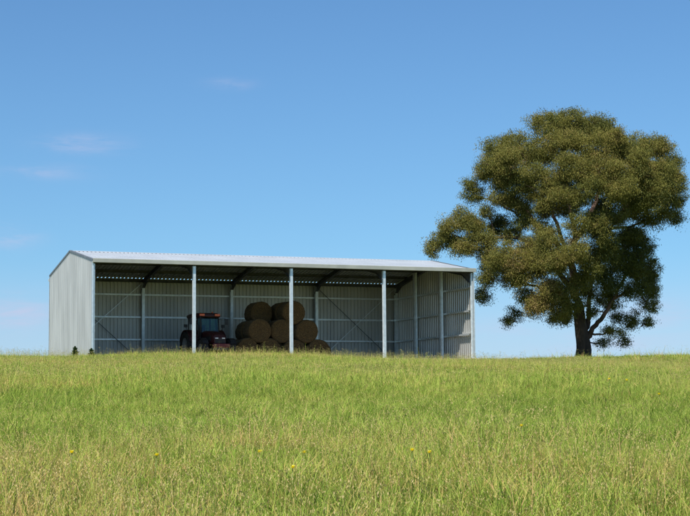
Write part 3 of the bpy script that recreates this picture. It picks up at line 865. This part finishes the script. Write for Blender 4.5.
# thin out behind the crest and the trodden strip in front of the right-hand bays
strip = (gxp > 15) & (gyp > -2.2) & (gyp < 1.0) & (gxp < LEN + 2)
keep &= ~(strip & (rng.random(NT) < .8))
clump = vnoise(gxp, gyp, .55, 5) * .6 + vnoise(gxp, gyp, 1.7, 6) * .4
keep &= rng.random(NT) < .35 + 1.3 * clump
gxp, gyp, rr, an = gxp[keep], gyp[keep], rr[keep], an[keep]
n = len(gxp)
gzp = ground(gxp, gyp)
big = (vnoise(gxp, gyp, 6.5, 1) * .5 + vnoise(gxp, gyp, 2.2, 2) * .5 - .5) * 1.45 + .5
leaf = vnoise(gxp, gyp, 3.0, 3)
dryness = big + .40 * sstep(27, 15, rr) * sstep(-.03, -.18, an) + .06 * sstep(22, 13, rr) + .05 * sstep(45, 70, rr)
u = rng.random(n)
w = np.stack([np.clip(2.1 - dryness * 1.9, .3, 2), np.full(n, .50), np.clip(dryness * .45 - .12, .04, 2) + .10 * sstep(40, 65, rr), np.clip((dryness - .58) * 2.0, .02, 2), np.clip((leaf - .45) * 2.4, .09, 1)], 1)
w /= w.sum(1, keepdims=True); cw = np.cumsum(w, 1)
kd = (u[:, None] > cw).sum(1).clip(0, 4)
vi = kd * 2 + rng.integers(0, 2, n) + np.where(rr > 38, 10, 0)
hn = vnoise(gxp, gyp, 4.0, 9) * .6 + np.clip(vnoise(gxp, gyp, 1.3, 12) - .45, 0, 1) * 1.3
scl = (.78 + .5 * hn) * rng.uniform(.75, 1.25, n)
short = sstep(12, 17, gxp) * sstep(-9, -4, gyp) * (1 - sstep(30, 36, gxp))
scl *= 1 - .5 * short
scl *= (1 - .22 * sstep(50, 80, rr)) * np.where(np.abs(an) > R(15.3), 1.35, 1)
fringe = (gyp > -9) & (gxp < 19) & (gxp > .5) & (rng.random(n) < .30)
vi[fringe] = 10 + 4 + rng.integers(0, 2, fringe.sum()); scl[fringe] *= rng.uniform(1.0, 1.6, fringe.sum())
fringe2 = (gyp > -9) & (gxp > 28) & (rng.random(n) < .25); scl[fringe2] *= 1.3
f3 = (gyp > -9) & (gxp > 27) & (rng.random(n) < .06); vi[f3] = 14 + rng.integers(0, 2, f3.sum()); scl[f3] = rng.uniform(1.1, 1.7, f3.sum())
gme = bpy.data.meshes.new('grass')
gme.vertices.add(n); gme.vertices.foreach_set('co', np.stack([gxp, gyp, gzp - .01], 1).astype(np.float32).ravel())
for nm, typ, val in (('vidx', 'INT', vi.astype(np.int32)), ('tscale', 'FLOAT', scl.astype(np.float32))):
    gme.attributes.new(nm, typ, 'POINT').data.foreach_set('value', val)
rot = np.stack([np.clip(rng.normal(0, .2, n), -.4, .4), np.clip(rng.normal(.05, .2, n), -.4, .45), rng.uniform(0, 6.283, n)], 1)
gme.attributes.new('trot', 'FLOAT_VECTOR', 'POINT').data.foreach_set('vector', rot.astype(np.float32).ravel())
gob = bpy.data.objects.new('grass', gme); COL.objects.link(gob)
setp(gob, 'long green and straw coloured pasture grass with pale seed heads covering the slope', 'grass', kind='stuff')
ng = bpy.data.node_groups.new('scatter_grass', 'GeometryNodeTree')
ng.interface.new_socket('Geometry', in_out='INPUT', socket_type='NodeSocketGeometry')
ng.interface.new_socket('Geometry', in_out='OUTPUT', socket_type='NodeSocketGeometry')
gi, gout = ng.nodes.new('NodeGroupInput'), ng.nodes.new('NodeGroupOutput')
iop = ng.nodes.new('GeometryNodeInstanceOnPoints'); ci = ng.nodes.new('GeometryNodeCollectionInfo')
ci.inputs['Collection'].default_value = tcol; ci.inputs['Separate Children'].default_value = True; ci.inputs['Reset Children'].default_value = True
iop.inputs['Pick Instance'].default_value = True
def nattr(name, t):
    a = ng.nodes.new('GeometryNodeInputNamedAttribute'); a.data_type = t; a.inputs['Name'].default_value = name
    return a.outputs['Attribute']
e2r = ng.nodes.new('FunctionNodeEulerToRotation')
ng.links.new(nattr('trot', 'FLOAT_VECTOR'), e2r.inputs[0])
ng.links.new(gi.outputs[0], iop.inputs['Points']); ng.links.new(ci.outputs[0], iop.inputs['Instance'])
ng.links.new(nattr('vidx', 'INT'), iop.inputs['Instance Index'])
ng.links.new(e2r.outputs[0], iop.inputs['Rotation'])
ng.links.new(nattr('tscale', 'FLOAT'), iop.inputs['Scale'])
ng.links.new(iop.outputs[0], gout.inputs[0])
gob.modifiers.new('scatter', 'NODES').node_group = ng
print('tufts', n)

# ------------------------------------------------------------------ weeds and wildflowers
def ground_at(px, py):
    """where the view ray of a photo pixel meets the ground"""
    d = FWD + RGT * ((px - PW / 2) / FPX) + UPV * ((PH / 2 - py) / FPX)
    lo = 8.0
    t = lo
    while t < 110:
        p = CAM + d * t
        if p.z < float(ground(p.x, p.y)): return p
        t += .1
    return CAM + d * 84
def weed(x, y, h, wd, label, seed):
    z = float(ground(x, y))
    e = empty('thistle_plant', (x, y, z), 0, label, 'weed')
    r = random.Random(seed)
    s = MB(); s.tube([(0, 0, -.05), (.01, 0, h * .5), (0, .01, h * .97)], [.014, .01, .004], 6); s.build('stem', M['weed'], e)
    f = MB()
    for k in range(420):
        t = r.random() ** .8
        zz = h * (.06 + .94 * t); rad = wd * (1 - t) ** .7 * r.uniform(.2, 1.25) * (1 + .2 * math.sin(t * 17 + seed)) + .02
        az = r.uniform(0, 6.283); d = Vector((math.cos(az), math.sin(az), r.uniform(.05, .7)))
        p0 = Vector((math.cos(az) * .01, math.sin(az) * .01, zz - .05)); p1 = p0 + d * rad
        sd = Vector((-math.sin(az), math.cos(az), 0)) * r.uniform(.022, .04)
        m_ = p0.lerp(p1, .55) + Vector((0, 0, .02))
        f.add([p0, m_ + sd, p1, m_ - sd], [(0, 1, 2, 3)])
    f.build('foliage', M['weed'], e)
pw_ = at(75, 352, 84.5); weed(pw_.x, pw_.y, .66, .26, 'dark green pointed weed standing against the left gable wall, the taller of two', 1)
pw_ = at(91.5, 354, 82.5); weed(pw_.x, pw_.y, .50, .22, 'dark green weed at the front corner of the shed, the smaller of two', 2)
fl_px = [(155, 489), (303, 483), (520 / 2, 484), (587 / 2, 502), (70, 492), (411, 485), (431, 480), (523, 449), (609, 389), (627, 391), (660, 404)]
for k, (px, py) in enumerate(fl_px):
    g = ground_at(px, py + 6)
    e = empty('wildflower', (g.x, g.y, float(ground(g.x, g.y))), random.uniform(0, 6), 'small yellow wildflower on a thin stem among the pasture grass', 'flower', 'yellow wildflowers scattered in the grass')
    hh = random.uniform(.30, .38)
    s = MB(); s.tube([(0, 0, -.02), (.01, 0, hh * .5), (.0, .015, hh)], .0035, 5); s.build('stem', M['stem'], e)
    f = MB(); rad = .020 + .0006 * (g - CAM).length
    for q in range(10):
        a = q * .628
        for ring_, rz in ((1.0, .15), (.9, .6), (.75, 1.3)):
            d = Vector((math.cos(a + ring_), math.sin(a + ring_), rz)) * rad * ring_
            sd = Vector((-math.sin(a + ring_), math.cos(a + ring_), 0)) * rad * .22
            o_ = Vector((0, .015, hh))
            f.add([o_, o_ + d * .6 + sd, o_ + d, o_ + d * .6 - sd], [(0, 1, 2, 3)])
    f.build('petals', M['yellow'], e)

# ------------------------------------------------------------------ light and sky
SUN = Vector((-.45, -.52, 1)).normalized()
elev = math.asin(SUN.z); azim = math.atan2(SUN.x, SUN.y)
sd_ = bpy.data.lights.new('sun', 'SUN'); sd_.energy = 3.6; sd_.angle = R(.5); sd_.color = (1, .95, .87)
so = bpy.data.objects.new('sun', sd_); COL.objects.link(so)
so.rotation_euler = SUN.to_track_quat('Z', 'Y').to_euler(); so.location = (-30, -40, 60)

wd_ = bpy.data.worlds.new('World'); sc.world = wd_; wd_.use_nodes = True
nt = wd_.node_tree; nt.nodes.clear()
out = nt.nodes.new('ShaderNodeOutputWorld'); bg = nt.nodes.new('ShaderNodeBackground'); bg.inputs['Strength'].default_value = .085
sky = nt.nodes.new('ShaderNodeTexSky'); sky.sky_type = 'NISHITA'; sky.sun_disc = False
sky.sun_elevation = elev; sky.sun_rotation = azim; sky.altitude = 300; sky.air_density = 1.0; sky.dust_density = 1.0; sky.ozone_density = 3.0
tc = N(nt, 'ShaderNodeTexCoord')
sx = N(nt, 'ShaderNodeSeparateXYZ'); nt.links.new(tc.outputs['Generated'], sx.inputs[0])
def mth(op, a, b=None, c=None):
    q = N(nt, 'ShaderNodeMath'); q.operation = op
    for i_, v_ in enumerate((a, b, c)):
        if v_ is None: continue
        if isinstance(v_, (int, float)): q.inputs[i_].default_value = v_
        else: nt.links.new(v_, q.inputs[i_])
    return q.outputs[0]
# clear dry air: the pale band sits lower on the horizon than in the default sky
zz = mth('MULTIPLY_ADD', sx.outputs[2], .7, .06)
cx_ = N(nt, 'ShaderNodeCombineXYZ'); nt.links.new(sx.outputs[0], cx_.inputs[0]); nt.links.new(sx.outputs[1], cx_.inputs[1]); nt.links.new(zz, cx_.inputs[2])
nv = N(nt, 'ShaderNodeVectorMath'); nv.operation = 'NORMALIZE'; nt.links.new(cx_.outputs[0], nv.inputs[0])
nt.links.new(nv.outputs[0], sky.inputs['Vector'])
# faint wisps of high cloud, on the direction sphere
mp = N(nt, 'ShaderNodeMapping'); mp.inputs['Scale'].default_value = (14, 14, 60); mp.inputs['Location'].default_value = (3.1, .4, 2.2)
nt.links.new(tc.outputs['Generated'], mp.inputs['Vector'])
cn = N(nt, 'ShaderNodeTexNoise'); cn.inputs['Scale'].default_value = 1.6; cn.inputs['Detail'].default_value = 7; cn.inputs['Roughness'].default_value = .58; cn.inputs['Distortion'].default_value = .5
nt.links.new(mp.outputs[0], cn.inputs['Vector'])
cr = ramp(nt, [(.40, (0, 0, 0)), (.68, (1, 1, 1))]); nt.links.new(cn.outputs['Fac'], cr.inputs[0])
dt = N(nt, 'ShaderNodeVectorMath'); dt.operation = 'DOT_PRODUCT'; nt.links.new(tc.outputs['Generated'], dt.inputs[0]); dt.inputs[1].default_value = tuple(right0)
def smooth(v, e0, e1):
    q = N(nt, 'ShaderNodeMapRange'); q.interpolation_type = 'SMOOTHSTEP'
    q.inputs['From Min'].default_value = e0; q.inputs['From Max'].default_value = e1
    nt.links.new(v, q.inputs['Value']); return q.outputs['Result']
# each wisp: a soft patch of sky (bearing, height, two half-widths, strength) broken up by the noise
wisp = None
for px, py, wx, wy, st_ in ((84, 144, 34, 8, .9), (45, 172, 34, 7, .6), (228, 84, 20, 5, .7), (8, 236, 24, 10, .9), (14, 312, 34, 16, .9), 
                            (648, 316, 46, 18, .55), (600, 345, 60, 10, .5), (510, 330, 40, 10, .35)):
    d = (FWD + RGT * ((px - PW / 2) / FPX) + UPV * ((PH / 2 - py) / FPX)).normalized()
    ga = mth('POWER', mth('ABSOLUTE', mth('MULTIPLY_ADD', dt.outputs['Value'], FPX / wx, -d.dot(right0) * FPX / wx)), 2.0)
    gz = mth('POWER', mth('ABSOLUTE', mth('MULTIPLY_ADD', sx.outputs[2], FPX / wy, -d.z * FPX / wy)), 2.0)
    g = mth('MULTIPLY', mth('EXPONENT', mth('MULTIPLY', mth('ADD', ga, gz), -1.0)), st_)
    wisp = g if wisp is None else mth('MAXIMUM', wisp, g)
cf = mth('ADD', mth('MULTIPLY', wisp, mth('MULTIPLY_ADD', cr.outputs[0], .62, .07)), mth('MULTIPLY', smooth(sx.outputs[2], .10, .02), .38))
gm = N(nt, 'ShaderNodeGamma'); gm.inputs['Gamma'].default_value = 1.4; nt.links.new(sky.outputs[0], gm.inputs['Color'])
ml = N(nt, 'ShaderNodeVectorMath'); ml.operation = 'MULTIPLY'; nt.links.new(gm.outputs[0], ml.inputs[0]); ml.inputs[1].default_value = (.322, .390, .398)
cm = N(nt, 'ShaderNodeMix'); cm.data_type = 'RGBA'
nt.links.new(cf, cm.inputs[0]); nt.links.new(ml.outputs[0], cm.inputs[6]); cm.inputs[7].default_value = (3.7, 3.7, 4.9, 1)
nt.links.new(cm.outputs[2], bg.inputs[0]); nt.links.new(bg.outputs[0], out.inputs[0])

vs_ = sc.view_settings
sc.display_settings.display_device = 'sRGB'
vs_.view_transform = 'Standard'; vs_.look = 'None'; vs_.exposure = 0.95; vs_.gamma = 1.0; vs_.use_curve_mapping = False
sc.render.engine = 'CYCLES'
sc.cycles.max_bounces = 8; sc.cycles.diffuse_bounces = 5; sc.cycles.transparent_max_bounces = 12
